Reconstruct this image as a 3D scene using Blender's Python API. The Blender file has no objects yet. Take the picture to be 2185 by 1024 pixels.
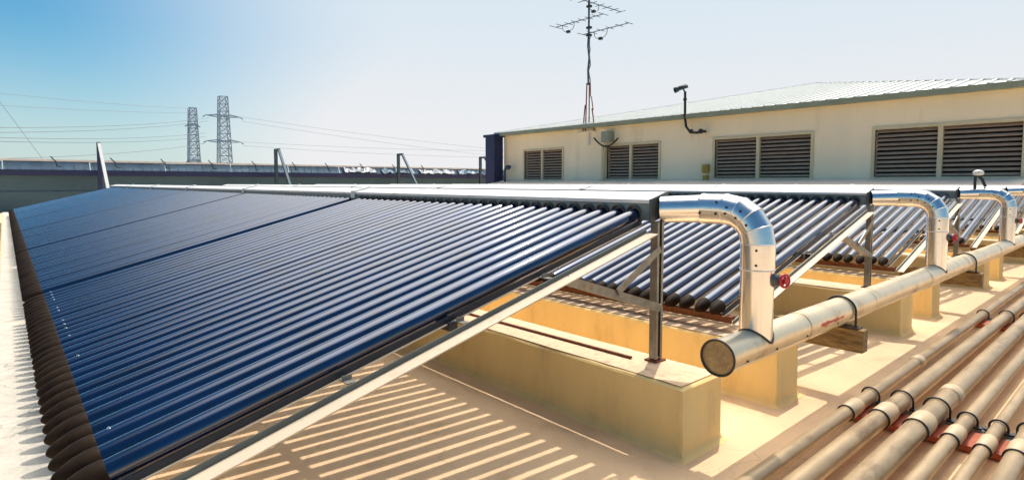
import bpy, math, random
from mathutils import Vector, Matrix
random.seed(7)
R = math.radians
scene = bpy.context.scene
COL = scene.collection

# ------------------------------------------------------------------ camera
CAM = (-1.9943, -1.3979, 1.0)
cd = bpy.data.cameras.new('camera'); cam = bpy.data.objects.new('camera', cd); COL.objects.link(cam)
cam.location = CAM
cam.rotation_euler = (R(90 - 3.62), 0, R(-41.308))
cd.sensor_width = 36; cd.lens = 36 * 1231.5 / 2185
cd.shift_y = -(512 - 468.5) / 2185
cd.clip_start = 0.05; cd.clip_end = 6000
scene.camera = cam

# ------------------------------------------------------------------ sky, sun, exposure
SUN = Vector((.46, .235, 1.0)).normalized()
w = bpy.data.worlds.new('World'); scene.world = w; w.use_nodes = True
nt = w.node_tree; nt.nodes.clear()
sky = nt.nodes.new('ShaderNodeTexSky'); sky.sky_type = 'NISHITA'; sky.sun_disc = False
sky.sun_elevation = math.asin(SUN.z); sky.sun_rotation = math.atan2(SUN.x, SUN.y)
sky.altitude = 0; sky.air_density = 1.3; sky.dust_density = .6; sky.ozone_density = 2.5
# summer haze: the clear sky whitens towards the horizon and towards the sun's side
N = nt.nodes; Lk = nt.links
tc = N.new('ShaderNodeTexCoord')
def vdot(v):
    n = N.new('ShaderNodeVectorMath'); n.operation = 'DOT_PRODUCT'; Lk.new(tc.outputs['Generated'], n.inputs[0]); n.inputs[1].default_value = v; return n.outputs['Value']
def rng(o, a, b, c, d, smooth=True):
    n = N.new('ShaderNodeMapRange'); n.interpolation_type = 'SMOOTHSTEP' if smooth else 'LINEAR'
    for i, x in enumerate((a, b, c, d)): n.inputs[i + 1].default_value = x
    Lk.new(o, n.inputs[0]); return n.outputs[0]
near_sun = rng(vdot((.800, .330, .50)), .44, .82, 0, 1)
low = rng(vdot((0, 0, 1)), -.02, .25, .60, 0)
hz_ = N.new('ShaderNodeMath'); hz_.operation = 'ADD'; hz_.use_clamp = True; Lk.new(near_sun, hz_.inputs[0]); Lk.new(low, hz_.inputs[1])
hz2 = N.new('ShaderNodeMath'); hz2.operation = 'ADD'; hz2.use_clamp = True; Lk.new(hz_.outputs[0], hz2.inputs[0]); Lk.new(rng(vdot(tuple(SUN)), .70, .96, 0, 1), hz2.inputs[1])
tint = N.new('ShaderNodeMix'); tint.data_type = 'RGBA'; tint.blend_type = 'MULTIPLY'; tint.inputs[0].default_value = 1
Lk.new(sky.outputs[0], tint.inputs[6]); tint.inputs[7].default_value = (.29, .62, .74, 1)
hz = N.new('ShaderNodeMix'); hz.data_type = 'RGBA'; Lk.new(hz2.outputs[0], hz.inputs[0]); Lk.new(tint.outputs[2], hz.inputs[6]); 
hc = N.new('ShaderNodeMix'); hc.data_type = 'RGBA'; Lk.new(rng(vdot((0, 0, 1)), .03, .36, 0, 1), hc.inputs[0])
hc.inputs[6].default_value = (5.75, 5.75, 5.85, 1); hc.inputs[7].default_value = (4.6, 5.35, 5.95, 1); Lk.new(hc.outputs[2], hz.inputs[7])
bg = N.new('ShaderNodeBackground'); bg.inputs[1].default_value = .11
wo = N.new('ShaderNodeOutputWorld')
aur = rng(vdot(tuple(SUN)), .76, 1.0, 1.0, 5.0)      # the bright aureole round the sun
am = N.new('ShaderNodeVectorMath'); am.operation = 'SCALE'; halo = N.new('ShaderNodeMix'); halo.data_type = 'RGBA'; Lk.new(rng(vdot(tuple(SUN)), .72, .92, 0, 1), halo.inputs[0])
Lk.new(hz.outputs[2], halo.inputs[6]); halo.inputs[7].default_value = (6.4, 5.9, 5.1, 1); Lk.new(halo.outputs[2], am.inputs[0]); Lk.new(aur, am.inputs['Scale'])
Lk.new(am.outputs[0], bg.inputs[0]); Lk.new(bg.outputs[0], wo.inputs[0])
sd = bpy.data.lights.new('sun', 'SUN'); sd.energy = 2.45; sd.angle = R(.55); sd.color = (1, .90, .78)
so = bpy.data.objects.new('sun', sd); COL.objects.link(so)
so.rotation_euler = SUN.to_track_quat('Z', 'Y').to_euler(); so.location = (6, 3, 14)
scene.view_settings.view_transform = 'Standard'; scene.view_settings.look = 'None'
scene.view_settings.exposure = 0.45; scene.view_settings.gamma = 1
scene.view_settings.use_curve_mapping = False

# ------------------------------------------------------------------ materials
def mat(name, base, rough=.6, metal=0., vary=0., vscale=6., bump=0., bscale=60., coat=0., stain=None, sscale=2., samt=.5, spec=.5, crack=0., streak=None):
    m = bpy.data.materials.new(name); m.use_nodes = True
    t = m.node_tree; N = t.nodes; L = t.links; b = N['Principled BSDF']
    b.inputs['Base Color'].default_value = (*base, 1); b.inputs['Roughness'].default_value = rough
    b.inputs['Metallic'].default_value = metal; b.inputs['Coat Weight'].default_value = coat
    b.inputs['Coat Roughness'].default_value = .04; b.inputs['Specular IOR Level'].default_value = spec
    geo = N.new('ShaderNodeNewGeometry'); pos = geo.outputs['Position']
    if streak:
        mp = N.new('ShaderNodeMapping'); mp.inputs['Scale'].default_value = streak
        L.new(pos, mp.inputs[0]); pos = mp.outputs[0]
    col = None
    def noise(scale, det=5, rg=.6):
        n = N.new('ShaderNodeTexNoise'); n.inputs['Scale'].default_value = scale
        n.inputs['Detail'].default_value = det; n.inputs['Roughness'].default_value = rg
        L.new(pos, n.inputs['Vector']); return n.outputs['Fac']
    def ramp(fac, a, bb):
        r = N.new('ShaderNodeMapRange'); r.inputs[1].default_value = a; r.inputs[2].default_value = bb
        L.new(fac, r.inputs[0]); return r.outputs[0]
    def mix(f, a, bcol):
        x = N.new('ShaderNodeMix'); x.data_type = 'RGBA'
        L.new(f, x.inputs[0])
        if isinstance(a, tuple): x.inputs[6].default_value = (*a, 1)
        else: L.new(a, x.inputs[6])
        x.inputs[7].default_value = (*bcol, 1); return x.outputs[2]
    col = base
    if vary:
        col = mix(ramp(noise(vscale), .3, .7), tuple(min(1, c * (1 + vary * .5)) for c in base), tuple(c * (1 - vary) for c in base))
        rr = N.new('ShaderNodeMapRange'); rr.inputs[3].default_value = max(.02, rough * .8); rr.inputs[4].default_value = min(1, rough * 1.25)
        L.new(noise(vscale * 2.7), rr.inputs[0]); L.new(rr.outputs[0], b.inputs['Roughness'])
    if stain:
        f = ramp(noise(sscale, 8, .68), .56, .70)
        mm = N.new('ShaderNodeMath'); mm.operation = 'MULTIPLY'; mm.inputs[1].default_value = samt; L.new(f, mm.inputs[0])
        col = mix(mm.outputs[0], col, stain)
    if crack:
        v = N.new('ShaderNodeTexVoronoi'); v.feature = 'DISTANCE_TO_EDGE'; v.inputs['Scale'].default_value = 1.7
        nn = N.new('ShaderNodeTexNoise'); nn.inputs['Scale'].default_value = 3; nn.inputs['Detail'].default_value = 6
        L.new(pos, nn.inputs['Vector'])
        vm = N.new('ShaderNodeVectorMath'); vm.operation = 'MULTIPLY_ADD'; vm.inputs[1].default_value = (.5, .5, .5)
        L.new(nn.outputs['Color'], vm.inputs[0]); L.new(pos, vm.inputs[2]); L.new(vm.outputs[0], v.inputs['Vector'])
        f = ramp(v.outputs['Distance'], .008, .0)
        m2 = N.new('ShaderNodeMath'); m2.operation = 'MULTIPLY'; L.new(f, m2.inputs[0])
        L.new(ramp(noise(.9, 3), .5, .6), m2.inputs[1])
        m3 = N.new('ShaderNodeMath'); m3.operation = 'MULTIPLY'; L.new(m2.outputs[0], m3.inputs[0]); m3.inputs[1].default_value = crack
        col = mix(m3.outputs[0], col, tuple(c * .4 for c in base))
    if not isinstance(col, tuple): L.new(col, b.inputs['Base Color'])
    if bump:
        bp = N.new('ShaderNodeBump'); bp.inputs['Strength'].default_value = bump; bp.inputs['Distance'].default_value = .004
        L.new(noise(bscale, 6, .65), bp.inputs['Height']); L.new(bp.outputs[0], b.inputs['Normal'])
    return m

M = {}
M['deck'] = mat('cream_roof_coating', (.84, .585, .355), .75, vary=.09, vscale=3.2, bump=.9, bscale=90, stain=(.55, .36, .18), sscale=3.1, samt=.5, crack=.35)
M['plinth'] = mat('yellow_cream_coated_concrete', (.97, .72, .32), .8, vary=.10, vscale=6, bump=1.0, bscale=38, stain=(.55, .38, .16), sscale=6, samt=.3, streak=(1, 1, .3))
M['plinth_top'] = mat('worn_cream_concrete_top', (.84, .60, .40), .85, vary=.16, vscale=30, bump=1.0, bscale=120, stain=(.28, .19, .10), sscale=14, samt=.6)
M['plinth_grey'] = mat('grey_cream_plinth_top', (.60, .56, .48), .85, vary=.14, vscale=14, bump=1.0, bscale=90, stain=(.34, .28, .20), sscale=7, samt=.5, crack=.8)
M['glass'] = mat('coated_glass_tube', (.0015, .022, .085), .11, metal=.65, coat=1., spec=.4, vary=.45, vscale=8)
M['cap'] = mat('dark_brown_rubber', (.022, .012, .006), .65, spec=.12, vary=.5, vscale=25)
M['dark'] = mat('dark_anodised_steel', (.030, .040, .060), .38, metal=.5, vary=.2, vscale=12)
M['alu_top'] = mat('white_painted_header_sheet', (.78, .77, .75), .38, vary=.08, vscale=4, bump=.3, bscale=5, stain=(.34, .30, .26), sscale=7, samt=.6)
M['alu_front'] = mat('grey_header_front', (.16, .21, .22), .45, metal=.3, vary=.15, vscale=8)
M['cream_steel'] = mat('cream_painted_steel', (.62, .51, .38), .5, vary=.08, vscale=9, stain=(.35, .20, .09), sscale=12, samt=.4)
M['grey_steel'] = mat('grey_painted_steel', (.10, .12, .12), .45, metal=.4, vary=.2, vscale=9)  # also serves as painted shade on the rail webs
M['galv'] = mat('galvanised_steel', (.27, .27, .25), .42, metal=.75, vary=.3, vscale=22, stain=(.22, .10, .04), sscale=14, samt=.6)
M['rust'] = mat('rusted_steel', (.20, .07, .03), .9, vary=.4, vscale=40, bump=.8)
M['jacket'] = mat('aluminium_jacket', (.80, .80, .80), .22, metal=.95, vary=.10, vscale=6, bump=.35, bscale=13, streak=(1, 1, .35))
M['jacket_worn'] = mat('worn_aluminium_jacket', (.78, .66, .47), .33, metal=.8, vary=.14, vscale=7, bump=.3, bscale=11, stain=(.42, .30, .16), sscale=7, samt=.7)
M['pipe'] = mat('cream_painted_pipe', (.44, .32, .19), .36, metal=.30, vary=.30, vscale=16, bump=.35, bscale=50, stain=(.22, .13, .06), sscale=8, samt=.85, streak=(.3, 1, 1))
M['coupling'] = mat('pale_pipe_coupling', (.56, .43, .27), .5, vary=.12, vscale=20, stain=(.35, .24, .12), sscale=11, samt=.5)
M['disc'] = mat('dull_brown_end_disc', (.46, .36, .20), .42, metal=.6, vary=.3, vscale=30, stain=(.25, .15, .07), sscale=20, samt=.6)
M['black'] = mat('black_steel', (.02, .022, .022), .45, vary=.2, vscale=30)
M['seal'] = mat('dark_sealant', (.05, .045, .04), .6)
M['red'] = mat('red_oxide_paint', (.42, .085, .03), .6, vary=.25, vscale=12, stain=(.10, .03, .02), sscale=8, samt=.5)
M['wheel'] = mat('red_handwheel_paint', (.55, .02, .05), .35, vary=.1, vscale=30)
M['timber'] = mat('weathered_timber', (.36, .23, .09), .9, vary=.6, vscale=26, bump=1.0, bscale=40, stain=(.07, .04, .02), sscale=14, samt=.8, streak=(3, .5, 3))
M['wall'] = mat('beige_render_wall', (.95, .84, .62), .85, vary=.06, vscale=.9, bump=.2, bscale=30, stain=(.66, .54, .36), sscale=1.4, samt=.5, streak=(1, 1, .22))
M['trim'] = mat('pale_green_trim', (.66, .58, .38), .6, vary=.1, vscale=3)
M['fascia'] = mat('teal_grey_fascia', (.25, .30, .23), .5, vary=.15, vscale=1.5)
M['roofw'] = mat('white_metal_roof', (.80, .80, .76), .4, metal=.1, vary=.05, vscale=2)
M['louvre'] = mat('brown_louvre_slat', (.60, .43, .31), .6, vary=.15, vscale=5)
M['void'] = mat('dark_louvre_backing', (.012, .010, .012), .9)
M['navy'] = mat('navy_painted_steel', (.010, .020, .09), .45, vary=.2, vscale=3)
M['sheet'] = mat('blue_grey_cladding', (.12, .20, .28), .5, metal=.2, vary=.3, vscale=1.3, stain=(.35, .42, .48), sscale=1.2, samt=.6)
M['coping'] = mat('white_coping', (.80, .76, .73), .5, vary=.08, vscale=2)
M['apron'] = mat('pale_apron_roof', (.88, .74, .60), .95, vary=.06, vscale=2, spec=.1)
M['greenwall'] = mat('grey_green_wall', (.065, .125, .16), .85, vary=.2, vscale=.8, bump=.3, bscale=12)
M['frame_steel'] = mat('blue_grey_frame_steel', (.05, .09, .13), .45, metal=.4, vary=.2, vscale=4)
M['frame_white'] = mat('pale_brace_paint', (.50, .52, .55), .5, vary=.1, vscale=4)  # brace steel coloured pale to show it catching the sun
M['pylon'] = mat('galvanised_lattice', (.56, .61, .68), .6, metal=.1, vary=.2, vscale=.5)  # steel colour paled to carry the haze of distance
M['wire'] = mat('wire_aluminium', (.26, .30, .36), .6)
M['mast'] = mat('weathered_mast_tube', (.13, .17, .20), .5, metal=.5, vary=.3, vscale=6)
M['redrod'] = mat('red_oxide_rod', (.22, .06, .05), .7, vary=.3, vscale=9)
M['white'] = mat('white_plastic', (.78, .78, .76), .4)
M['box'] = mat('green_grey_enclosure', (.27, .32, .25), .5, vary=.1, vscale=4)
M['brassy'] = mat('ochre_fitting', (.45, .30, .06), .5, vary=.3, vscale=15)
M['foil'] = mat('crumpled_grey_foil', (.34, .38, .44), .5, metal=.3, vary=.5, vscale=5)
M['ground'] = mat('distant_ground', (.16, .16, .12), .9, vary=.3, vscale=.02)

M['glass'].node_tree.nodes['Principled BSDF'].inputs['Coat IOR'].default_value = 1.7
M['glass'].node_tree.nodes['Principled BSDF'].inputs['Sheen Weight'].default_value = .26
M['glass'].node_tree.nodes['Principled BSDF'].inputs['Sheen Roughness'].default_value = .25
# the header pipe jacket of the main run carries a smear of red paint
def red_smear():
    m = M['jacket_worn'].copy(); m.name = 'worn_jacket_with_red_smear'
    t = m.node_tree; N = t.nodes; L = t.links; b = N['Principled BSDF']
    g = N.new('ShaderNodeNewGeometry'); s = N.new('ShaderNodeSeparateXYZ'); L.new(g.outputs['Position'], s.inputs[0])
    n = N.new('ShaderNodeTexNoise'); n.inputs['Scale'].default_value = 16; L.new(g.outputs['Position'], n.inputs['Vector'])
    def band(o, c, h, k):
        a = N.new('ShaderNodeMath'); a.operation = 'SUBTRACT'; L.new(o, a.inputs[0]); a.inputs[1].default_value = c
        ab = N.new('ShaderNodeMath'); ab.operation = 'ABSOLUTE'; L.new(a.outputs[0], ab.inputs[0])
        ad = N.new('ShaderNodeMath'); ad.operation = 'MULTIPLY_ADD'; L.new(n.outputs['Fac'], ad.inputs[0]); ad.inputs[1].default_value = k; L.new(ab.outputs[0], ad.inputs[2])
        r = N.new('ShaderNodeMapRange'); r.inputs[1].default_value = h + k * .55; r.inputs[2].default_value = h + k * .42
        L.new(ad.outputs[0], r.inputs[0]); return r.outputs[0]
    fx = band(s.outputs['X'], .72, .15, .16); fz = band(s.outputs['Z'], .396, .008, .03); fy = N.new('ShaderNodeMath'); fy.operation = 'LESS_THAN'
    L.new(s.outputs['Y'], fy.inputs[0]); fy.inputs[1].default_value = -.40
    a = N.new('ShaderNodeMath'); a.operation = 'MULTIPLY'; L.new(fx, a.inputs[0]); L.new(fz, a.inputs[1])
    c = N.new('ShaderNodeMath'); c.operation = 'MULTIPLY'; L.new(a.outputs[0], c.inputs[0]); L.new(fy.outputs[0], c.inputs[1])
    x = N.new('ShaderNodeMix'); x.data_type = 'RGBA'; L.new(c.outputs[0], x.inputs[0])
    src = b.inputs['Base Color'].links[0].from_socket; L.new(src, x.inputs[6]); x.inputs[7].default_value = (.52, .03, .02, 1)
    L.new(x.outputs[2], b.inputs['Base Color'])
    inv = N.new('ShaderNodeMapRange'); L.new(c.outputs[0], inv.inputs[0]); inv.inputs[3].default_value = .72; inv.inputs[4].default_value = 0
    L.new(inv.outputs[0], b.inputs['Metallic']); return m
M['main'] = red_smear()

# ------------------------------------------------------------------ mesh helpers
class MB:
    def __init__(s): s.v = []; s.f = []; s.sm = []
    def add(s, vs, fs, smooth=False):
        o = len(s.v); s.v += [tuple(v) for v in vs]; s.f += [tuple(i + o for i in f) for f in fs]; s.sm += [smooth] * len(fs); return s
    def box(s, x0, x1, y0, y1, z0, z1):
        v = [(x, y, z) for x in (x0, x1) for y in (y0, y1) for z in (z0, z1)]
        return s.add(v, [(0, 1, 3, 2), (4, 6, 7, 5), (0, 4, 5, 1), (2, 3, 7, 6), (0, 2, 6, 4), (1, 5, 7, 3)])
    def bar(s, a, b, w, h, up=(0, 0, 1)):
        a = Vector(a); b = Vector(b); d = (b - a).normalized(); u = Vector(up)
        if abs(d.dot(u)) > .98: u = Vector((1, 0, 0))
        r = d.cross(u).normalized(); u = r.cross(d)
        v = [p + r * (i * w / 2) + u * (j * h / 2) for p in (a, b) for i, j in ((-1, -1), (1, -1), (1, 1), (-1, 1))]
        return s.add(v, [(3, 2, 1, 0), (4, 5, 6, 7), (0, 1, 5, 4), (1, 2, 6, 5), (2, 3, 7, 6), (3, 0, 4, 7)])
    def lathe(s, prof, a, d, n=20, caps=True):
        a = Vector(a); d = Vector(d).normalized(); u = Vector((0, 0, 1)) if abs(d.z) < .95 else Vector((1, 0, 0))
        r = d.cross(u).normalized(); u = r.cross(d); vs = []
        for t, rad in prof:
            for k in range(n):
                q = 2 * math.pi * k / n; vs.append(a + d * t + (r * math.cos(q) + u * math.sin(q)) * rad)
        fs = [(i * n + k, i * n + (k + 1) % n, (i + 1) * n + (k + 1) % n, (i + 1) * n + k) for i in range(len(prof) - 1) for k in range(n)]
        s.add(vs, fs, True)
        if caps:
            s.add(vs[:n], [tuple(range(n))[::-1]]); s.add(vs[-n:], [tuple(range(n))])
        return s
    def tube(s, pts, rad, n=8, closed=False):
        pts = [Vector(p) for p in pts]; m = len(pts); rings = []; up = None
        for i, p in enumerate(pts):
            if closed: d = pts[(i + 1) % m] - pts[i - 1]
            else: d = pts[min(i + 1, m - 1)] - pts[max(i - 1, 0)]
            d.normalize()
            if up is None:
                up = Vector((0, 0, 1)) if abs(d.z) < .9 else Vector((1, 0, 0))
            r = d.cross(up).normalized(); up = r.cross(d).normalized()
            rr = rad[i] if isinstance(rad, (list, tuple)) else rad
            rings.append([p + (r * math.cos(2 * math.pi * k / n) + up * math.sin(2 * math.pi * k / n)) * rr for k in range(n)])
        vs = [v for g in rings for v in g]
        fs = [(i * n + k, i * n + (k + 1) % n, ((i + 1) % m) * n + (k + 1) % n, ((i + 1) % m) * n + k) for i in range(m if closed else m - 1) for k in range(n)]
        s.add(vs, fs, True)
        if not closed: s.add(vs[:n], [tuple(range(n))[::-1]]); s.add(vs[-n:], [tuple(range(n))])
        return s
    def ring(s, c, d, rad, t, n=24, m=8, arc=None):
        c = Vector(c); d = Vector(d).normalized(); u = Vector((0, 0, 1)) if abs(d.z) < .95 else Vector((1, 0, 0))
        r = d.cross(u).normalized(); u = r.cross(d)
        a0, a1 = arc or (0, 2 * math.pi); k = n if not arc else n + 1
        return s.tube([c + (r * math.cos(a0 + (a1 - a0) * i / n) + u * math.sin(a0 + (a1 - a0) * i / n)) * rad for i in range(k)], t, m, closed=not arc)
    def mesh(s, name, m):
        me = bpy.data.meshes.new(name); me.from_pydata(s.v, [], s.f); me.materials.append(m)
        me.polygons.foreach_set('use_smooth', s.sm); me.update(); return me

def link(name, me, parent=None, loc=(0, 0, 0), kind=None, bevel=0):
    o = bpy.data.objects.new(name, me); COL.objects.link(o); o.parent = parent; o.location = loc
    if kind: o['kind'] = kind
    if bevel:
        b = o.modifiers.new('bevel', 'BEVEL'); b.width = bevel; b.segments = 2; b.limit_method = 'ANGLE'
    return o
def obj(name, mb, m, parent=None, **k): return link(name, mb.mesh(name, M[m] if isinstance(m, str) else m), parent, **k)
def thing(name, label, cat, loc=(0, 0, 0), group=None):
    o = bpy.data.objects.new(name, None); COL.objects.link(o); o.location = loc; o.empty_display_size = .1
    return tag(o, label, cat, group)
def tag(o, label, cat, group=None):
    o['label'] = label; o['category'] = cat
    if group: o['group'] = group
    return o
def struct(name, mb, m, **k):
    o = obj(name, mb, m, **k); o['kind'] = 'structure'; return o

D = 2.553; MW = 2.649; NT = 30; HX = .115       # row pitch, collector width, tubes per collector, header axis
SL = .262; DIRT = Vector((-1, 0, -SL)).normalized()
HZ = .870                                        # tube axis height at the header face
LX = 1.865                                       # run of a tube along -X
ORD = ['first', 'second', 'third', 'fourth', 'fifth']

# ------------------------------------------------------------------ setting
g = MB(); g.add([(-3000, -3000, -9), (3000, -3000, -9), (3000, 3000, -9), (-3000, 3000, -9)], [(0, 1, 2, 3)]); struct('ground', g, 'ground')
g = MB(); g.box(-14, 34, -9, 24.6, -.4, 0); struct('roof_deck', g, 'deck')

# concrete plinths under the rows
def plinth(x0, x1, y0, y1, label, group):
    t = thing('concrete_plinth', label, 'plinth', ((x0 + x1) / 2, y0, 0), group)
    hw = (x1 - x0) / 2; L = y1 - y0; random.seed(int(x0 * 100))
    n = 90; v = []; f = []
    g = MB()
    # body with slightly wavy, rounded upper arrises and a small fillet of coating at the foot
    prof = [(-hw - .030, 0), (-hw - .012, .008), (-hw - .003, .022), (-hw, .05), (-hw, .249), (-hw + .006, .257), (-hw + .014, .2605),
            (hw - .014, .2605), (hw - .006, .257), (hw, .249), (hw, .05), (hw + .003, .022), (hw + .012, .008), (hw + .030, 0)]
    ys = [-.030, -.012, -.003, 0] + [.012 + (L - .012) * (i / n) ** 1.6 for i in range(n + 1)]
    rows = []
    for i, y in enumerate(ys):
        row = []
        for (px, pz) in prof:
            z = pz; x = px
            if i < 4:
                lim = (.0005, .008, .022, .249)[i]; z = min(pz, lim)
            elif i == 4: z = pz
            j = random.uniform(-.0015, .0015)
            row.append((x + j * (1 if pz < .255 else 0), y, z + (random.uniform(-.0015, .001) if .05 < pz else 0)))
        rows.append(row)
    m = len(prof); vs = [p for r in rows for p in r]
    fs = [(i * m + k, i * m + k + 1, (i + 1) * m + k + 1, (i + 1) * m + k) for i in range(len(rows) - 1) for k in range(m - 1)]
    fs.append(tuple((len(rows) - 1) * m + k for k in range(m)))
    g.add(vs, fs, False)
    b = obj('body', g, 'plinth', t)
    # the worn top skin, a thin sheet of its own
    g = MB(); vs = []; k = 80
    for i in range(k + 1):
        y = .012 + (L - .03) * i / k
        vs += [(-hw + .012 + random.uniform(-.004, .003), y, .2635), (hw - .012 + random.uniform(-.003, .004), y, .2635)]
    g.add(vs, [(2 * i, 2 * i + 1, 2 * i + 3, 2 * i + 2) for i in range(k)]); obj('top_skin', g, 'plinth_grey' if x0 < -1.5 else 'plinth_top', t)
    return t
P1 = 16.4
for i in range(5):
    x = D * i
    plinth(x - .188, x + .079, -.275, P1, ['long cream concrete plinth carrying the rusty footed post nearest the camera',
        'cream concrete plinth under the second post, behind the curved main pipe', 'cream concrete plinth under the third row header post',
        'cream concrete plinth under the fourth row header post', 'cream concrete plinth under the farthest row header post'][i], 'plinths under the header posts')
for i in range(5):
    x = D * i - D
    a, b = (x + .569, x + .789) if i else (-2.06, -1.76)
    plinth(a, b, -.275, P1 + 1.6 if i == 0 else P1, ['low pale plinth along the left edge with finger shaped shadows of the tube caps',
        'cream plinth under the silver pipe end, its top stained below the second row of tubes', 'cream plinth under the lower ends of the third row of tubes',
        'cream plinth under the lower ends of the fourth row of tubes', 'cream plinth under the lower ends of the farthest row of tubes'][i], 'plinths under the lower tube ends')

# thin dark bar on the nearest plinth, added in place of a shadow line
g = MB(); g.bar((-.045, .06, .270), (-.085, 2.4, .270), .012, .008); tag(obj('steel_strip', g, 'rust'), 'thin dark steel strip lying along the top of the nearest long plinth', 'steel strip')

# ------------------------------------------------------------------ collectors
def tube_mb(y=0, n=20):   # one glass tube along the slope
    g = MB(); L = LX / -DIRT.x
    g.lathe([(-.03, .029), (.0, .029), (L * .5, .029), (L - .05, .029), (L - .01, .0285)], (0, y, 0), DIRT, n); return g
def cap_mb(y=0, n=16):
    g = MB(); L = LX / -DIRT.x - .012; a = Vector((0, y, 0)) + DIRT * L
    g.lathe([(0, .0300), (.005, .0318), (.028, .0318), (.050, .0285), (.074, .021), (.090, .012), (.096, .004)], a, DIRT, n); return g
ME_T = tube_mb().mesh('glass_tube', M['glass']); ME_C = cap_mb().mesh('end_cap', M['cap'])
g = MB(); g.lathe([(0, .0045), (.004, .003)], DIRT * (LX / -DIRT.x - .035) + Vector((0, 0, .0285)), (0, 0, 1), 8); ME_K = g.mesh('clip', M['jacket'])  # tiny bright dot added on some tubes to give the sun glints
g = MB(); g.ring((.004, 0, .0), DIRT, .034, .0055, 18, 6); ME_R = g.mesh('tube_grommet', M['seal'])
TY = [.074 + .0843 * i for i in range(NT)]
def at(x, y, dz=0): return (x, y, HZ + SL * x + dz)
def slanted(g, x0, x1, y0, y1, za, zb):          # a box whose top and bottom follow the tilt of the collector; z given at x = -.02
    g.add([(x, y, z + SL * (x + .02)) for x in (x0, x1) for y in (y0, y1) for z in (za, zb)],
          [(0, 1, 3, 2), (4, 6, 7, 5), (0, 4, 5, 1), (2, 3, 7, 6), (0, 2, 6, 4), (1, 5, 7, 3)]); return g
ME_H = slanted(MB(), -.02, .092, 0, MW - .012, .846, .9275).mesh('header_box', M['alu_front'])
g = slanted(MB(), -.024, .095, -.003, MW - .010, .928, .9325); g.box(-.0245, -.0215, -.003, MW - .010, .917, .9275); ME_HT = g.mesh('header_lid', M['alu_top'])
def sl_box(g, y0, y1, z0, z1, xa=-LX - .02, xb=-.02):
    g.add([(x, y, HZ + SL * x + z) for x in (xa, xb) for y in (y0, y1) for z in (z0, z1)],
          [(0, 1, 3, 2), (4, 6, 7, 5), (0, 4, 5, 1), (2, 3, 7, 6), (0, 2, 6, 4), (1, 5, 7, 3)]); return g
ME_S = sl_box(MB(), .036, .046, -.034, -.018).mesh('side_rail', M['dark'])
ME_S2 = sl_box(MB(), MW - .085, MW - .014, -.040, -.004).mesh('side_rail', M['dark'])
ME_S3 = sl_box(MB(), .030, .046, -.0385, -.035).mesh('side_flange', M['cream_steel'])
g = MB(); g.box(-LX - .012, -LX + .03, .0, MW - .02, HZ - SL * LX - .075, HZ - SL * LX - .042); ME_L = g.mesh('lower_rail', M['rust'])
g = MB(); g.box(-LX - .03, -LX - .012, .0, MW - .02, HZ - SL * LX - .085, HZ - SL * LX - .079); ME_L2 = g.mesh('lower_lip', M['cream_steel'])
g = MB(); g.box(-1.0, -.97, .02, MW - .03, HZ - SL * .985 - .060, HZ - SL * .985 - .034); ME_X = g.mesh('cross_rail', M['dark'])
g = slanted(MB(), -.030, .100, -.03, .03, .933, .944); g.box(-.032, -.0225, -.03, .03, .89, .927); ME_J = g.mesh('joint_cover', M['alu_top'])
ME_E = slanted(MB(), -.026, .097, -.012, -.0035, .838, .935).mesh('end_plate', M['grey_steel'])
def joined(kind):
    g = MB()
    for y in TY:
        a = tube_mb(y, 12) if kind == 't' else cap_mb(y, 10)
        g.add(a.v, a.f, True)
    return g
ME_TJ = joined('t').mesh('glass_tubes', M['glass']); ME_CJ = joined('c').mesh('end_caps', M['cap'])
rows_w = ['front', 'second', 'third', 'fourth', 'farthest']
for r in range(5):
    for k in range(6):
        nth = ['nearest', 'second', 'third', 'fourth', 'fifth', 'farthest'][k]
        if r == 0: lab = ['large blue tube collector nearest the camera, filling the foreground and casting striped shadows',
                          'blue tube collector just beyond the first thick dark divider of the front row',
                          'pale blue tube collector third from the camera in the front row',
                          'pale blue tube collector fourth from the camera in the front row',
                          'narrow pale blue tube collector fifth from the camera in the front row',
                          'farthest collector of the front row, at the upper left corner of the array'][k]
        else:
            lab = '%s tube collector of the %s row, %s' % (nth, rows_w[r], ['behind the %s tall silver riser' % rows_w[r - 1] if k == 0 else 'its white header behind the row in front',][0])
            if r == 1 and k == 0: lab = 'blue tube collector of the second row seen behind the nearest silver riser'
        t = thing('solar_collector', lab, 'solar collector', (D * r, MW * k, 0), 'evacuated tube collectors on the roof')
        link('header', ME_H, t); link('header_lid', ME_HT, t)
        link('side_rail', ME_S, t); link('side_rail', ME_S2, t); link('side_flange', ME_S3, t); link('lower_rail', ME_L, t); link('lower_lip', ME_L2, t); link('cross_rail', ME_X, t)
        if k: link('joint_cover', ME_J, t)
        else: link('end_plate', ME_E, t)
        if (r == 0 and k < 3) or (r == 1 and k < 2) or (r in (2, 3) and k == 0):
            for y in TY:
                o = link('glass_tube', ME_T, t, (0, y + random.uniform(-.0012, .0012), HZ + random.uniform(-.001, .001))); o.rotation_euler = (0, random.uniform(-.0012, .0012), random.uniform(-.0016, .0016)); link('end_cap', ME_C, o)
                if r == 0 and k == 0 and random.random() < .4: link('clip', ME_K, o)
                if r < 2 and k == 0: link('grommet', ME_R, o, (-.025, 0, .001))
        else:
            link('glass_tubes', ME_TJ, t, (0, 0, HZ), 'stuff'); link('end_caps', ME_CJ, t, (0, 0, HZ), 'stuff')

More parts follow.
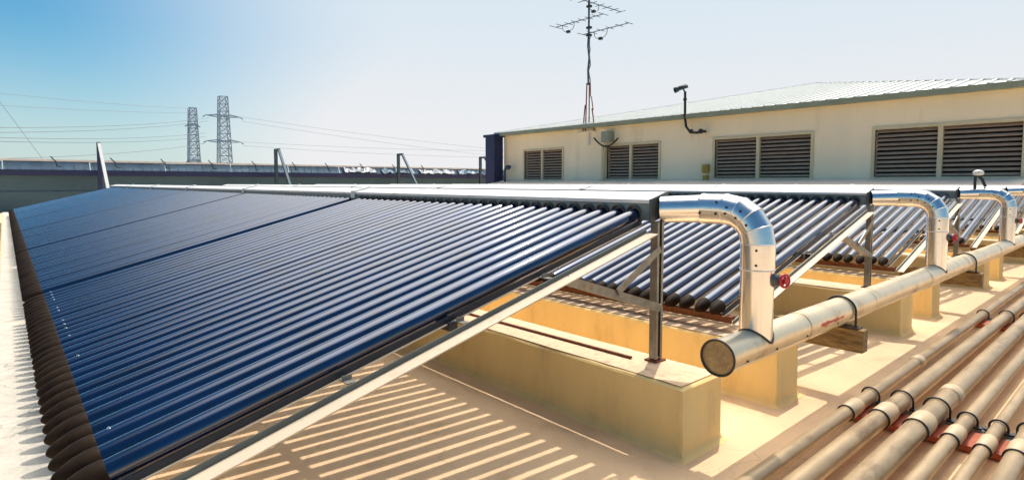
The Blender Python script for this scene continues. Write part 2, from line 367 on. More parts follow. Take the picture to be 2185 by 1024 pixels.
# ------------------------------------------------------------------ steel supports: posts, inclined rails, struts
def L_rail(x0, x1, y, w=.080):
    z = lambda x: .817 + .265 * x
    g = MB()
    for (ya, yb, za, zb) in ((y - w, y - .004, 0, .004), (y - .004, y, 0, .017)):
        g.add([(x, yy, z(x) + zz) for x in (x0, x1) for yy in (ya, yb) for zz in (za, zb)],
              [(0, 1, 3, 2), (4, 6, 7, 5), (0, 4, 5, 1), (2, 3, 7, 6), (0, 2, 6, 4), (1, 5, 7, 3)])
    return g
def web_rail(x0, x1, y):
    z = lambda x: .817 + .265 * x; g = MB()
    g.add([(x, yy, z(x) + zz) for x in (x0, x1) for yy in (y - .0035, y + .001) for zz in (.0045, .020)],
          [(0, 1, 3, 2), (4, 6, 7, 5), (0, 4, 5, 1), (2, 3, 7, 6), (0, 2, 6, 4), (1, 5, 7, 3)]); return g
for r in range(5):
    t = thing('support_frame', ['steel posts and cream sloping rails holding up the front row of tubes', 'steel posts and cream sloping rails under the second row of tubes',
        'steel posts and rails under the third row of tubes', 'steel posts and rails under the fourth row of tubes', 'steel posts and rails under the farthest row of tubes'][r],
        'support frame', (D * r, 0, 0), 'frames under the tube rows')
    for k in range(7 if r < 2 else 1):
        y = MW * k - (.012 if k else 0)
        if k == 6: y -= .03
        g = MB()   # channel: web and two flanges with returned lips
        g.box(-.008, .036, y - .004, y + .0, .275, .842); g.box(-.008, -.004, y - .034, y - .004, .275, .842); g.box(.032, .036, y - .034, y - .004, .275, .842)
        g.box(-.004, .006, y - .034, y - .031, .275, .842); g.box(.022, .032, y - .034, y - .031, .275, .842)
        p = obj('post', g, 'galv', t)
        g = MB(); g.box(-.020, .048, y - .046, y + .014, .2645, .2705)
        for bx, by in ((.042, .006),): g.lathe([(0, .007), (.012, .007), (.012, .004), (.022, .004)], (bx, y + by, .2705), (0, 0, 1), 8)
        obj('base_plate', g, 'rust', p)
        g = MB(); g.lathe([(0, .006), (.006, .006)], (.014, y - .004, .62), (0, -1, 0), 8); g.lathe([(0, .006), (.006, .006)], (.014, y - .004, .50), (0, -1, 0), 8); obj('bolt', g, 'galv', p)
        g = L_rail(-1.91, -.075, y - .020, .062 if r == 0 else .052)
        obj('sloping_rail', g, 'cream_steel', t)
        obj('rail_web', web_rail(-1.905, -.075, y - .0245), 'grey_steel', t)  # dark strip over the cream web, its shade put into the colour
        if k < 2:
            g = MB(); g.bar((.014, y - .037, .488), (-.545, y - .037, .664), .004, .034); g.bar((.014, y - .022, .473), (-.545, y - .022, .649), .03, .004)
            obj('strut', g, 'galv', t)
            g = MB(); g.bar((-.004, y - .045, .735), (-.275, y - .045, .590), .004, .030); obj('brace', g, 'galv', t)
        # short clamp brackets between rail and collector
        for xx in (-.62, -.98, -1.35):
            z = .817 + .265 * xx
            g = MB(); g.box(xx, xx + .028, y - .018, y + .03, z + .0205, z + .0235); g.box(xx, xx + .028, y + .010, y + .013, z + .0235, z + .036); obj('rail_bracket', g, 'galv', t)

# ------------------------------------------------------------------ insulated riser pipes
def ellipse_cut(c, ax, nrm, rad, n=28):
    """ring of points where a cylinder (point c, axis ax) meets a plane through c with normal nrm"""
    ax = Vector(ax).normalized(); nrm = Vector(nrm).normalized(); s = Vector((1, 0, 0)); u = s.cross(ax).normalized(); out = []
    for k in range(n):
        q = 2 * math.pi * k / n; p = s * math.cos(q) * rad + u * math.sin(q) * rad
        out.append(Vector(c) + p - ax * (p.dot(nrm) / ax.dot(nrm)))
    return out
def gore(c0, c1, n0, n1, rad, m=28):
    ax = (Vector(c1) - Vector(c0)).normalized(); A = ellipse_cut(c0, ax, n0, rad, m); B = ellipse_cut(c1, ax, n1, rad, m)
    g = MB(); g.add(A + B, [(k, (k + 1) % m, m + (k + 1) % m, m + k) for k in range(m)], True); return g, A, B
MZ = .392; MR = .0615; RY = -.385; RX = .128
def riser(r):
    X = D * r + RX
    t = thing('riser_pipe', ['tall silver insulated riser nearest the camera, with a red handwheel on its side', 'second silver riser and elbow from the camera, on the curved main pipe',
        'third silver riser from the camera, with a white capped vent on its elbow', 'fourth silver riser at the right edge of the array', 'farthest silver riser behind the others at the right edge'][r],
        'insulated pipe', (X, RY, 0), 'insulated risers joining the headers to the main pipe')
    hz = .897; Rb = .125; ra = .054; rb = .060
    a_ = Vector((-.080, -.010 - RY, hz - .006)); b_ = Vector((0, Rb + .095, hz)); g = MB(); g.lathe([(0, ra), ((b_ - a_).length, ra + .002)], a_, b_ - a_, 28)   # along -Y from the header end
    obj('header_section', g, 'jacket', t)
    y_b = -.010 - RY - .30 + .0
    # elbow: centres along an arc from (y=Rb) to the riser axis
    pts = []; K = 4
    for i in range(K + 1):
        a = math.pi / 2 * i / K; pts.append(Vector((0, Rb - Rb * math.sin(a), hz - Rb + Rb * math.cos(a))))
    pts[0] = Vector((0, Rb, hz))
    def tang(i): a = math.pi / 2 * i / K; return Vector((0, -math.cos(a), -math.sin(a)))
    g = MB(); g.lathe([(0, rb), (.10, rb)], (0, Rb + .10, hz), (0, -1, 0), 28, caps=False); o = obj('elbow_sleeve', g, 'jacket', t)
    sc = MB()
    for i in range(K):
        g, A, B = gore(pts[i], pts[i + 1], tang(i), tang(i + 1), rb + .0012 * (i % 2))
        o = obj('elbow_gore', g, 'jacket', t)
        g = MB(); g.tube(B, .0022, 6, closed=True); obj('seam', g, 'jacket', o)
        for kk in (11, 12, 13):
            if i in (0, 1, 2):
                p = A[kk % 28] * .35 + B[kk % 28] * .65; n = (p - (pts[i] + pts[i + 1]) / 2).normalized()
    zs = hz - Rb
    g = MB(); g.lathe([(0, rb + .002), (.095, rb + .002)], (0, 0, zs), (0, 0, -1), 28, caps=False); obj('riser_collar', g, 'jacket', t)
    g = MB(); g.ring((0, 0, zs - .095), (0, 0, 1), rb + .002, .003, 28, 6); obj('seam', g, 'jacket', t)
    # riser with its foot cut to the shape of the main pipe
    g = MB(); n = 36; vs = []
    for k in range(n):
        q = 2 * math.pi * k / n; x, y = rb * math.cos(q), rb * math.sin(q); vs.append((x, y, zs - .05))
    for k in range(n):
        q = 2 * math.pi * k / n; x, y = rb * math.cos(q), rb * math.sin(q); vs.append((x, y, MZ + math.sqrt(max(0, MR ** 2 - y * y)) - .004))
    g.add(vs, [(k, (k + 1) % n, n + (k + 1) % n, n + k) for k in range(n)], True); obj('riser_section', g, 'jacket', t)
    g = MB(); g.tube([(1.03 * rb * math.cos(2 * math.pi * k / n), 1.03 * rb * math.sin(2 * math.pi * k / n), MZ + math.sqrt(max(0, MR ** 2 - (rb * math.sin(2 * math.pi * k / n)) ** 2)) + .001) for k in range(n)], .0042, 6, closed=True)
    obj('saddle_seal', g, 'seal', t)
    g = MB(); g.bar((-.0425, -.0425, zs - .10), (-.0425, -.0425, MZ + .05), .006, .0016, up=(1, 1, 0)); obj('lap_seam', g, 'jacket', t)
    for y in (Rb + .10, Rb + .001):
        g = MB(); g.ring((0, y, hz), (0, 1, 0), rb + .0005, .0022, 28, 6); obj('seam', g, 'jacket', t)
    # rivets facing the camera side
    g = MB()
    for (y, q) in ((Rb + .085, -.25), (Rb + .018, -.25), (Rb + .018, .5)):
        d = Vector((-math.cos(q), 0, math.sin(q))); g.lathe([(0, .0055), (.004, .0045)], Vector((0, y, hz)) + d * rb, d, 8)
    for i, q in ((0, .15), (0, -.25), (1, .1), (1, -.4), (2, -.1)):
        c = (pts[i] + pts[i + 1]) / 2; tt = (pts[i + 1] - pts[i]).normalized(); up = Vector((1, 0, 0)).cross(tt); d = (Vector((-1, 0, 0)) * math.cos(q) + up * math.sin(q)).normalized()
        g.lathe([(0, .0055), (.004, .0045)], c + d * rb, d, 8)
    for z in (zs - .02, zs - .075):
        d = Vector((-.93, -.36, 0)).normalized(); g.lathe([(0, .0055), (.004, .0045)], Vector((0, 0, z)) + d * (rb + .001), d, 8)
    obj('rivet', g, 'black', t)
    # gate valve: bonnet, stem, red handwheel
    vz = .640; d = Vector((.25, -.97, 0)).normalized(); c = Vector((0, 0, vz)); v = MB()
    v.lathe([(0, .027), (.010, .027), (.012, .020), (.024, .020), (.026, .010), (.036, .008)], c + d * (rb - .006), d, 14); vo = obj('valve_bonnet', v, 'grey_steel', t)
    v = MB(); cc = c + d * (rb + .036); nd = Vector((-.30, -.95, .03)).normalized()
    v.ring(cc, nd, .023, .0050, 26, 8); rr = nd.cross(Vector((0, 0, 1))).normalized(); uu = rr.cross(nd)
    for k in range(5):
        q = 2 * math.pi * k / 5 + .3; v.bar(cc, cc + (rr * math.cos(q) + uu * math.sin(q)) * .023, .007, .005, up=nd)
    v.lathe([(-.008, .011), (.010, .011)], cc, nd, 12); obj('handwheel', v, 'wheel', t)
for r in range(5): riser(r)

# white capped vent on the third elbow
t = thing('air_vent', 'small white capped vent on two dark legs standing on the third silver elbow', 'vent', (5.2, -.15, .943))
g = MB(); g.tube([(-.005, .02, -.0), (-.004, .022, .06), (.0, .02, .13)], .013, 8); g.tube([(.03, -.055, .02), (.02, -.03, .09), (.0, 0, .135)], .013, 8); obj('leg', g, 'black', t)
g = MB(); g.lathe([(0, .02), (.008, .042), (.035, .045), (.05, .03), (.056, .01)], (0, 0, .13), (0, 0, 1), 16); obj('cap', g, 'white', t)

# ------------------------------------------------------------------ main pipe
t = thing('main_pipe', 'fat silver main pipe with round end cap and red smear, joining all the risers', 'pipe', (-.16, RY, 0))
XE = 14.0; px = [-.15, .50, 1.30, 2.35, 3.35, 4.6, 5.9, 7.3, 8.8, 10.5, 12.2, XE]
for i in range(len(px) - 1):
    g = MB(); rr = MR + (.0012 if i % 2 else 0); n = 10
    g.lathe([(px[i] + .16 + (px[i + 1] - px[i]) * j / 4, rr) for j in range(5)], (0, 0, MZ), (1, 0, 0), 40, caps=False); obj('jacket_section', g, 'main', t)
    if i: 
        g = MB(); g.ring((px[i] + .16, 0, MZ), (1, 0, 0), MR + .0012, .0018, 32, 6); obj('jacket_seam', g, 'jacket_worn', t)
# longitudinal lap seam, low on the camera side
g = MB(); q = -.42; g.bar((.012, -math.cos(q) * (MR + .001), MZ + math.sin(q) * (MR + .001)), (XE, -math.cos(q) * (MR + .001), MZ + math.sin(q) * (MR + .001)), .004, .003); obj('lap_seam', g, 'jacket_worn', t)
g = MB(); random.seed(11); n = 24; vs = [(.014, .004, MZ - .003)]
for rr_ in (.016, .032, .047, MR):
    for k in range(n):
        q = 2 * math.pi * k / n; jx = random.uniform(-.0006, .0006) if rr_ < .06 else 0; vs.append((.013 + jx, rr_ * math.cos(q), MZ + rr_ * math.sin(q)))
fs = [(0, 1 + k, 1 + (k + 1) % n) for k in range(n)] + [(1 + i * n + k, 1 + i * n + n + k, 1 + i * n + n + (k + 1) % n, 1 + i * n + (k + 1) % n) for i in range(3) for k in range(n)]
g.add(vs, fs, False); obj('end_disc', g, 'disc', t)
g = MB(); g.ring((.010, 0, MZ), (1, 0, 0), MR + .001, .0042, 40, 8); obj('end_rim', g, 'seal', t)
g = MB()
for xx in (.11, .34, .62, .95): 
    q = -.30; g.lathe([(0, .005), (.004, .004)], (xx, -math.cos(q) * (MR), MZ + math.sin(q) * MR), (0, -math.cos(q), math.sin(q)), 8)
obj('rivet', g, 'black', t)

# beams carrying the main pipe, each with its U-bolt
for r in range(4):
    x = .985 + D * r
    t = thing('pipe_support', ['weathered brown timber beam under the main pipe between the first and second risers', 'dark timber beam under the main pipe beyond the second riser',
                               'dark timber beam under the main pipe beyond the third riser', 'farthest dark timber beam under the main pipe'][r], 'beam', (x, RY, 0), 'beams carrying the main pipe')
    g = MB(); g.box(-.03, .035, -.112, .42, .212, .318); obj('beam', g, 'timber', t, bevel=.004)
    g = MB(); g.box(-.045, .05, .30, .40, 0, .2115); obj('block', g, 'plinth', t, bevel=.006)
    g = MB(); g.ring((0, 0, MZ), (1, 0, 0), MR + .0075, .0055, 24, 8, arc=(-.15, math.pi + .15))
    for s in (-1, 1): g.tube([(0, s * (MR + .0075), MZ - .008), (0, s * (MR + .008), .31)], .0055, 8); g.lathe([(0, .013), (.01, .013)], (0, s * (MR + .008), .3185), (0, 0, 1), 6)
    obj('u_bolt', g, 'black', t)
    g = MB(); g.box(-.03, .03, -.090, -.045, .3185, .326); g.box(-.03, .03, .045, .090, .3185, .326); g.box(-.03, .03, -.045, .045, .3185, .3290); obj('saddle_plate', g, 'black', t)

# ------------------------------------------------------------------ the bank of ground pipes and their red beams
BT = .030
spec = [(-.566, .028), (-.678, .035), (-.808, .039), (-.909, .0255), (-1.004, .0225), (-1.096, .031), (-1.195, .028)]
plab = ['cream pipe nearest the main pipe in the bank of roof pipes', 'second cream pipe of the bank, between the first and the fattest', 'fattest cream pipe, third in the bank',
        'slimmer cream pipe fourth in the bank', 'thinnest cream pipe fifth in the bank', 'cream pipe sixth in the bank, cut by the right edge', 'outermost cream pipe of the bank, at the lower right corner']
for i, (y, rad) in enumerate(spec):
    z = BT + rad + .002
    t = thing('roof_pipe', plab[i], 'pipe', (0, y, z), 'cream pipes running along the roof')
    g = MB(); g.lathe([(-1.6 + .5 * j, rad) for j in range(33)], (0, 0, 0), (1, 0, 0), 24); obj('pipe', g, 'pipe', t); t.rotation_euler = (0, .0006 * math.sin(i * 5.1), .0035 * math.sin(i * 2.9 + 1))
    for (xj, ln) in ((.565 + .012 * math.sin(i * 2.3), .13),):
        g = MB(); g.lathe([(0, rad + .0006), (.004, rad + .0045), (ln - .012, rad + .0045), (ln, rad + .0015)], (xj, 0, 0), (1, 0, 0), 28, caps=False); o = obj('coupling', g, 'coupling', t)
        g = MB(); g.ring((xj - .003, 0, 0), (1, 0, 0), rad + .0035, .0030, 28, 6); obj('joint_ring', g, 'black', o)
    if i in (0, 2):
        g = MB(); xo = 1.55 if i == 0 else 1.05
        g.lathe([(0, rad + .0006), (.004, rad + .005), (.07, rad + .005), (.076, rad + .0006)], (xo, 0, 0), (1, 0, 0), 28, caps=False); obj('coupling', g, 'coupling', t)
    for xc in (.862 + .01 * math.sin(i * 1.7), 3.24, 5.72, 8.22):
        c = MB(); c.ring((xc, 0, 0), (1, 0, 0), rad + .0065, .0042, 22, 8, arc=(-.2, math.pi + .2))
        for s in (-1, 1): c.tube([(xc, s * (rad + .006), -.006), (xc, s * (rad + .0065), BT - z + .012)], .0042, 8)
        c.box(xc - .016, xc + .016, -rad - .022, -rad + .004, BT - z + .004, BT - z + .012); c.box(xc - .016, xc + .016, rad - .004, rad + .022, BT - z + .004, BT - z + .012)
        obj('pipe_clamp', c, 'black', t)
for i, xc in enumerate((.735, 3.12, 5.6, 8.1)):
    t = thing('pipe_bearer', ['red oxide steel channel under the roof pipes in the foreground', 'red brown steel channel under the roof pipes farther back', 'third channel from the camera under the roof pipes', 'farthest channel under the roof pipes'][i],
              'steel channel', (xc, -.9, 0), 'channels under the roof pipes')
    g = MB(); g.box(-.085, .085, -.46, .385, .004, BT - .001); obj('channel', g, 'red', t, bevel=.003)
    g = MB(); g.box(.088, .17, -.46, .345, .030, .042) if False else g.box(.0865, .150, -.45, .365, .014, BT - .004); obj('seat_plate', g, 'galv', t)


# ------------------------------------------------------------------ louvred building on the right
BX = 13.0; YF = 16.15; YN = .42; EZ = 2.86
t = thing('rooftop_building', 'long beige building with louvred openings and a white ribbed hip roof', 'building', (BX, 0, 0))
wins = [(12.94, 14.92), (8.90, 10.91), (4.49, 7.05), (.54, 3.09)]; WZ0, WZ1 = 1.135, 2.20
ys = [YN]; 
for a, b in sorted(wins): ys += [a, b]
ys.append(YF)
g = MB()
for i in range(0, len(ys), 2): g.box(0, .25, ys[i], ys[i + 1], 0, EZ)
for a, b in wins: g.box(0.0, .25, a, b, 0, WZ0); g.box(0.0, .25, a, b, WZ1, EZ)
g.box(.25, 19, YF - .25, YF, 0, EZ); g.box(.25, 19, YN, YN + .25, 0, EZ); g.box(18.75, 19, YN + .25, YF - .25, 0, EZ)
obj('wall', g, 'wall', t)
for a, b in wins:
    wd = (b - a)
    g = MB(); fw_ = .07
    g.box(-.035, .06, a - fw_, b + fw_, WZ1, WZ1 + fw_); g.box(-.035, .06, a - fw_, b + fw_, WZ0 - fw_, WZ0); g.box(-.035, .06, a - fw_, a, WZ0, WZ1); g.box(-.035, .06, b, b + fw_, WZ0, WZ1)
    mid = a + wd * .52; g.box(-.03, .06, mid - .045, mid + .045, WZ0, WZ1)
    wo_ = obj('louvre_window', g, 'trim', t)
    g = MB(); g.box(.14, .16, a, b, WZ0, WZ1); obj('backing', g, 'void', wo_)
    for (p, q) in ((a + .004, mid - .048), (mid + .048, b - .004)):
        s = MB(); L = q - p
        s.add([(.012, 0, -.022), (.022, 0, -.028), (.085, 0, .024), (.075, 0, .028), (.012, L, -.022), (.022, L, -.028), (.085, L, .024), (.075, L, .028)],
              [(3, 2, 1, 0), (4, 5, 6, 7), (0, 1, 5, 4), (1, 2, 6, 5), (2, 3, 7, 6), (3, 0, 4, 7)])
        me = s.mesh('slat', M['louvre']); n = 11
        for j in range(n):
            o = link('slat', me, wo_, (.0, p, WZ0 + .05 + (WZ1 - WZ0 - .09) * j / (n - 1)))
            o.rotation_euler = (random.uniform(-.004, .004), 0, 0)
# roof: four hips to one peak, overhanging
OV = .28; PK = Vector((9.2, 7.88, 4.90)); e = [(-OV, YN - .1, EZ + .09), (-OV, YF + OV, EZ + .09), (19.2, YF + OV, EZ + .09), (19.2, YN - .1, EZ + .09)]
g = MB(); g.add(e + [tuple(PK)], [(0, 4, 1), (1, 4, 2), (2, 4, 3), (3, 4, 0)]); g.add(e, [(0, 1, 2, 3)]); obj('roof', g, 'roofw', t)
g = MB(); y = YN + .05
while y < YF + OV - .1:
    f = (y - e[0][1]) / (PK.y - e[0][1]) if y < PK.y else (e[1][1] - y) / (e[1][1] - PK.y)
    a = Vector((-OV, y, EZ + .10)); b = Vector((-OV + (PK.x + OV) * f, y, EZ + .09 + (PK.z - EZ - .09) * f + .01))
    g.bar(a, b, .05, .05); y += .30
obj('roof_rib', g, 'roofw', t, kind='stuff')
g = MB()
for q in e: g.bar(q, tuple(PK), .16, .07)
obj('hip_capping', g, 'roofw', t)
g = MB(); g.box(-OV - .02, -OV + .0, YN - .1, YF + OV, EZ - .02, EZ + .10); g.box(-OV, 0, YN - .1, YF + OV, EZ - .01, EZ + .03); obj('fascia', g, 'fascia', t)
g = MB(); g.box(-.50, -.05, YF + .0, YF + .55, .0, 2.80); g.box(-.56, .02, YF - .06, YF + .62, 2.80, 2.90); obj('corner_column', g, 'navy', t)
g = MB(); g.add([(-1.5, YN, .86), (-1.5, YF, .86), (-.002, YF, 1.10), (-.002, YN, 1.10)], [(0, 3, 2, 1)]); g.box(-1.52, -1.48, YN, YF, .0, .858); obj('apron_roof', g, 'apron', t)

# things fixed to that wall
t = thing('junction_box', 'grey green box high on the beige wall with a looped black cable beneath', 'box', (12.85, 10.8, 2.5))
g = MB(); g.box(-.10, .14, -.19, .17, -.17, .17); obj('box_body', g, 'box', t, bevel=.015)
g = MB(); g.box(-.112, -.1005, -.15, .13, -.13, .13); obj('lid', g, 'box', t)
t2 = MB(); cyc = [(0, .55 - 1.0 * i / 12, .13 - .44 * math.sin(math.pi * (.10 + .75 * i / 12))) for i in range(13)]; t2.tube(cyc, .028, 8); obj('cable_loop', t2, 'black', t)
g = MB(); g.tube([(12.9, 11.02, 0), (12.9, 11.02, 2.2)], .045, 10); g.tube([(12.84, 10.94, 0), (12.84, 10.94, 2.1)], .018, 8); tag(obj('conduit_pipe', g, 'trim'), 'pale vertical conduit on the beige wall below the looped cable', 'conduit')
g = MB(); g.box(12.84, 12.998, 7.20, 7.36, 1.28, 1.52); g.box(12.86, 12.998, 7.22, 7.34, 1.0, 1.22); g.lathe([(0, .04), (.05, .04)], (12.84, 7.28, 1.4), (-1, 0, 0), 10); tag(obj('tap_box', g, 'brassy'), 'small ochre fitting on the beige wall beside the third louvred opening', 'fitting')
g = MB(); g.tube([(12.7, 15.75, 0), (12.7, 15.75, 1.45), (12.7, 15.7, 1.56), (12.7, 15.55, 1.60)], .045, 8); g.lathe([(0, .05), (.1, .13), (.16, .1)], (12.7, 15.55, 1.52), (0, 0, 1), 12); tag(obj('vent_pipe', g, 'frame_steel'), 'small grey vent pipe beside the navy corner column', 'vent pipe')

t = thing('security_camera', 'dark security camera on a bent bracket rising above the eaves of the beige wall', 'security camera', (12.8, 7.45, 2.45))
g = MB(); g.tube([(.18, -.10, .0), (.0, -.08, .0), (-.06, .0, -.04), (-.08, .22, -.02), (-.08, .36, .16), (-.08, .40, .40), (-.08, .41, 1.15)], .036, 8); obj('bracket', g, 'black', t)
g = MB(); g.lathe([(0, .07), (.05, .07)], (.0, -.08, .0), (-1, 0, 0), 12); g.lathe([(0, .06), (.09, .06)], (-.06, .22, -.02), (0, 0, 1), 10)
for z in (.45, .9): g.lathe([(0, .055), (.05, .055)], (-.08, .41, z), (0, 0, 1), 10)
obj('joint', g, 'black', t)
g = MB(); g.lathe([(-.16, .045), (.12, .050), (.125, .075), (.17, .080), (.18, .06)], (-.09, .50, 1.26), (-.15, 1, -.18), 14); obj('camera_body', g, 'frame_steel', t)
g = MB(); g.lathe([(0, .085), (.035, .088)], (-.12, .69, 1.225), (-.15, 1, -.18), 14); obj('lens_hood', g, 'black', t)
g = MB(); g.bar((-.08, .38, 1.345), (-.11, .62, 1.30), .13, .012); obj('sun_shield', g, 'white', t)
g = MB(); g.tube([(-.08, .41, 1.13), (-.08, .47, 1.22)], .025, 8); obj('swivel', g, 'galv', t)

# ------------------------------------------------------------------ aerial mast
t = thing('antenna_mast', 'tall thin television aerial mast with three yagi antennas on the eaves of the beige building', 'antenna', (13.0, 11.75, 2.9))
g = MB(); g.tube([(0, 0, 1.4), (-.0, .02, 1.9), (0, -.03, 2.3), (.0, .03, 2.7), (0, .0, 3.2), (0, 0, 5.2)], .034, 8); obj('mast_pole', g, 'mast', t)
g = MB(); pp = [(.02 * math.sin(i * 1.3), -.05 + .03 * math.sin(i * 2.1), 1.2 + i * .17) for i in range(12)]; g.tube(pp, .018, 6); obj('cable', g, 'mast', t)
g = MB()
for (dx, dy, h) in ((0, .22, .75), (0, .11, 1.45), (0.05, 0, 1.45), (0, -.28, .6)): g.tube([(dx, dy, -.15), (dx, dy * .8, h * .55), (dx, dy * .6, h)], .022, 6)
g.tube([(0, -.22, .55), (0, -.14, 1.0), (0, -.10, 1.0), (0, -.09, 1.46), (0, .09, 1.46)], .018, 6)
obj('leg', g, 'redrod', t)
g = MB(); g.box(-.12, .12, -.35, .35, -.19, -.15); g.box(-.08, -.02, -.10, -.02, -.62, -.19); obj('foot_plate', g, 'coping', t)
def yagi(boom_dir, z, y0, y1, lens, loop):
    d = Vector(boom_dir); s = Vector((d.y, d.x, 0)); a = d * y0 + Vector((0, 0, z)); b = d * y1 + Vector((0, 0, z))
    g = MB(); g.bar(a, b, .022, .022); n = len(lens)
    for i, l in enumerate(lens):
        p = a + (b - a) * (i / (n - 1)); g.bar(p - s * l, p + s * l, .016, .016)
    o = obj('yagi_antenna', g, 'mast', t)
    c = a + (b - a) * loop; q = MB(); q.tube([c + d * (.28 * math.cos(math.pi * k / 10)) + Vector((0, 0, -.26 * math.sin(math.pi * k / 10) ** .6)) for k in range(11)], .012, 6); obj('dipole_loop', q, 'mast', o)
    q = MB(); e_ = c + Vector((0, 0, -.27)); q.box(e_.x - .05, e_.x + .05, e_.y - .06, e_.y + .06, e_.z - .04, e_.z + .04); obj('balun_box', q, 'black', o)
yagi((0, 1, 0), 3.62, -.62, 1.55, [.25, .22, .2, .2, .2, .2, .3, .32], .72)
yagi((0, 1, 0), 3.12, -1.66, .25, [.2, .2, .2, .2, .25, .3], .60)
yagi((1, 0, 0), 4.15, -.6, 1.7, [.32, .3, .2, .2, .2, .2, .2], .36)
g = MB()
for z in (3.3, 4.0, 3.05): g.box(-.06, .06, -.09, .07, z - .035, z + .035)
obj('mast_clamp', g, 'black', t)

# ------------------------------------------------------------------ far parapet wall with its cladding, frames
WY = 24.6
t = thing('parapet_wall', 'long grey green wall with navy band and blue grey cladding at the far side of the roof', 'wall', (0, WY, 0))
g = MB(); g.box(-14, 34, 0, .3, 0, 1.26); obj('wall', g, 'greenwall', t)
g = MB(); g.box(-14, 34, -.05, 0, 0, .70); obj('dado', g, 'greenwall', t)
g = MB(); g.box(-14, 34, -.10, .2, 1.262, 1.46); obj('navy_band', g, 'navy', t)
x = -14
while x < 34:
    g = MB(); dz = random.uniform(-.02, .02); g.add([(x + .01, .0, 1.462), (x + 2.38, .0, 1.462), (x + 2.38, .16, 1.76 + dz), (x + .01, .16, 1.76 - dz)], [(0, 1, 2, 3)])
    for k in range(8): g.bar((x + .15 + .3 * k, -.004, 1.465), (x + .15 + .3 * k, .15, 1.75), .03, .02)
    obj('cladding_sheet', g, 'sheet', t); x += 2.4
g = MB(); g.box(-14, 34, .12, .42, 1.765, 1.83); obj('coping', g, 'coping', t)
random.seed(3)
for i, hx in enumerate([-.6, 1.14, 2.76, 4.45, 6.14, 7.84, 9.37, 11.15, 12.9, 14.6]):
    g = MB(); s = random.uniform(.8, 1.1)
    g.bar((hx - .14 * s, WY - .02, 1.93), (hx, WY - .06, 1.76), .035, .035); g.bar((hx, WY - .06, 1.78), (hx + .06, WY - .02, 1.56), .04, .03); g.bar((hx + .02, WY - .03, 1.58), (hx + .18, WY - .03, 1.56), .04, .03)
    tag(obj('gutter_bracket', g, 'frame_steel'), 'small dark bent bracket on top of the far cladding, %s from the left' % ['first', 'second', 'third', 'fourth', 'fifth', 'sixth', 'seventh', 'eighth', 'ninth', 'tenth'][i], 'bracket', 'bent brackets along the far cladding')
# crumpled foil-like sheets lying over the right hand part of the cladding
for i, (a, b) in enumerate([(10.2, 11.9), (12.2, 14.0), (14.4, 16.6), (16.9, 18.8)]):
    g = MB(); n = 14; vs = []
    for k in range(n + 1):
        xx = a + (b - a) * k / n; vs += [(xx, WY - .14 + random.uniform(-.05, .03), 1.48 + random.uniform(0, .08)), (xx, WY + .02, 1.64 + random.uniform(-.08, .10)), (xx, WY + .25, 1.80 + random.uniform(-.03, .05))]
    g.add(vs, [(3 * k + j, 3 * k + 3 + j, 3 * k + 4 + j, 3 * k + 1 + j) for k in range(n) for j in (0, 1)])
    tag(obj('crumpled_sheet', g, 'foil' if i % 2 == 0 else 'sheet'), ['pale crumpled sheet on the far cladding left of the third stand', 'blue grey crumpled sheet behind the third bracing stand', 'pale crumpled sheet between the third and fourth bracing stands', 'dark crumpled sheet beside the navy corner column'][i], 'sheet', 'crumpled sheets over the far cladding')
for i, (fx, yb) in enumerate(((.60, 22.15), (6.79, 22.43), (12.74, 22.32), (17.9, 22.3))):
    t = thing('bracing_stand', ['leftmost navy steel bracing stand with white leg, before the far wall', 'second steel bracing stand from the left before the far wall', 'third steel bracing stand from the left before the far wall', 'rightmost steel bracing stand, beside the navy corner column'][i], 'bracing stand', (fx, 23.9, 0), 'bracing stands along the far wall')
    g = MB(); g.bar((0, 0, 0), (0, 0, 2.43), .12, .12); obj('post', g, 'navy' if i == 0 else 'frame_steel', t)
    g = MB(); g.bar((0, .06, 2.40), (0, -.42 if i else -.12, 2.40), .10, .10); obj('top_arm', g, 'frame_steel', t)
    ys_ = -.40 if i else -.12; dy = (yb - 23.9) - ys_; k = 2.38 / 1.36
    g = MB(); g.bar((0, ys_, 2.38), (0, ys_ + dy * k, 0.0), .09, .09); obj('brace', g, 'frame_white' if i == 0 else 'frame_steel', t)

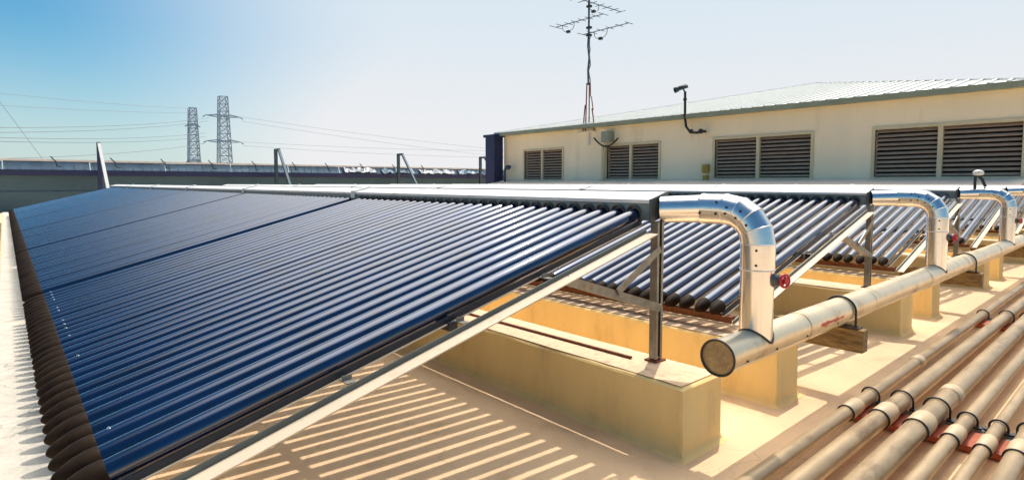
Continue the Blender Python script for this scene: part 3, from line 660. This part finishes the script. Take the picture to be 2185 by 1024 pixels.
# ------------------------------------------------------------------ pylons and power lines
def pylon(name_label, x, y, ztop, w0, w1, arms, arm_len):
    t = thing('pylon', name_label, 'pylon', (x, y, -9), 'lattice pylons beyond the roof'); H = ztop + 9; n = 16; tw = .17
    def hw(z): return w0 + (w1 - w0) * z / H
    g = MB()
    for sx in (-1, 1):
        for sy in (-1, 1): g.bar((sx * hw(0), sy * hw(0), 0), (sx * hw(H), sy * hw(H), H), tw * 1.5, tw * 1.5)
    obj('leg', g, 'pylon', t)
    g = MB()
    for i in range(n):
        za, zb = H * i / n, H * (i + 1) / n; a, b = hw(za), hw(zb)
        for (p, q) in (((-1, -1), (1, -1)), ((1, -1), (1, 1)), ((1, 1), (-1, 1)), ((-1, 1), (-1, -1))):
            g.bar((p[0] * a, p[1] * a, za), (q[0] * b, q[1] * b, zb), tw, tw); g.bar((q[0] * a, q[1] * a, za), (p[0] * b, p[1] * b, zb), tw, tw)
            g.bar((p[0] * b, p[1] * b, zb), (q[0] * b, q[1] * b, zb), tw, tw)
    obj('lattice', g, 'pylon', t)
    for z in arms:
        zz = z + 9; g = MB(); h = hw(zz)
        for s in (-1, 1):
            for q in (-1, 1): g.bar((s * h, q * h, zz + .5), (s * arm_len, 0, zz), .22, .22); g.bar((s * h, q * h, zz - .3), (s * arm_len, 0, zz), .16, .16)
        g.box(-h, h, -h, h, zz - .15, zz + .35); o = obj('crossarm', g, 'pylon', t)
        for s in (-1, 1):
            g = MB(); g.lathe([(0, .10), (.2, .2), (.3, .1), (.5, .2), (.6, .1), (.8, .2), (.95, .08)], (s * arm_len, 0, zz - .05), (s * .8, .3, -.55), 8); obj('insulator', g, 'wire', o)
    return t
pylon('shorter pale lattice pylon on the left of the pair', 42.9, 200, 24.2, 2.0, .95, (19.0, 8.0), 1.4)
pylon('taller lattice pylon with dark crossarms on the right of the pair', 51.5, 199, 28.4, 2.3, 1.15, (22.2, 14.2), 5.2)

# rays through known directions, turned into points on the plane y = const
yaw = R(41.308); pit = R(-3.62)
FW = Vector((math.sin(yaw) * math.cos(pit), math.cos(yaw) * math.cos(pit), math.sin(pit))); RT = Vector((math.cos(yaw), -math.sin(yaw), 0)); UP = RT.cross(FW)
def ray(u, v, Y):
    d = FW + RT * ((u - 1092.5) / 1231.5) + UP * ((468.5 - v) / 1231.5); k = (Y - CAM[1]) / d.y; return Vector(CAM) + d * k
wires = [((-60, 193), (410, 232), 'topmost faint power line left of the pylons'), ((-60, 221), (410, 241), 'second faint power line left of the pylons'),
         ((-60, 272), (445, 252), 'upper line of the upper pair left of the pylons'), ((-60, 283), (445, 258), 'lower line of the upper pair left of the pylons'),
         ((-60, 292), (438, 284), 'upper line of the middle pair left of the pylons'), ((-60, 300), (438, 292), 'lower line of the middle pair left of the pylons'),
         ((-60, 340), (438, 306), 'lowest power line left of the pylons'), ((515, 250), (1180, 330), 'uppermost power line running right from the tall pylon'),
         ((515, 259), (1180, 346), 'second power line running right from the tall pylon'), ((518, 303), (1180, 322), 'third power line running right from the tall pylon'),
         ((518, 311), (1180, 338), 'lowest power line running right from the tall pylon')]
for i, (a, b, lab) in enumerate(wires):
    if a[0] < 0: A = ray(a[0], a[1], 120); B = ray(b[0], b[1], 199.5)
    else: A = ray(a[0], a[1], 199); B = ray(b[0], b[1], 150)
    g = MB(); n = 24; sag = .9 if i > 1 else .4
    g.tube([A.lerp(B, k / n) - Vector((0, 0, sag * 4 * (k / n) * (1 - k / n))) for k in range(n + 1)], .055 if 1 < i < 7 else .035, 5)
    tag(obj('power_line', g, 'wire'), lab, 'power line', 'power lines around the pylons')
g = MB(); A = ray(-30, 178, 60); B = ray(95, 345, 60); g.tube([A.lerp(B, k / 8) for k in range(9)], .015, 5)
tag(obj('guy_wire', g, 'wire'), 'thin steep wire falling from the left edge of the sky to the far wall', 'wire')

scene.render.engine = 'CYCLES'
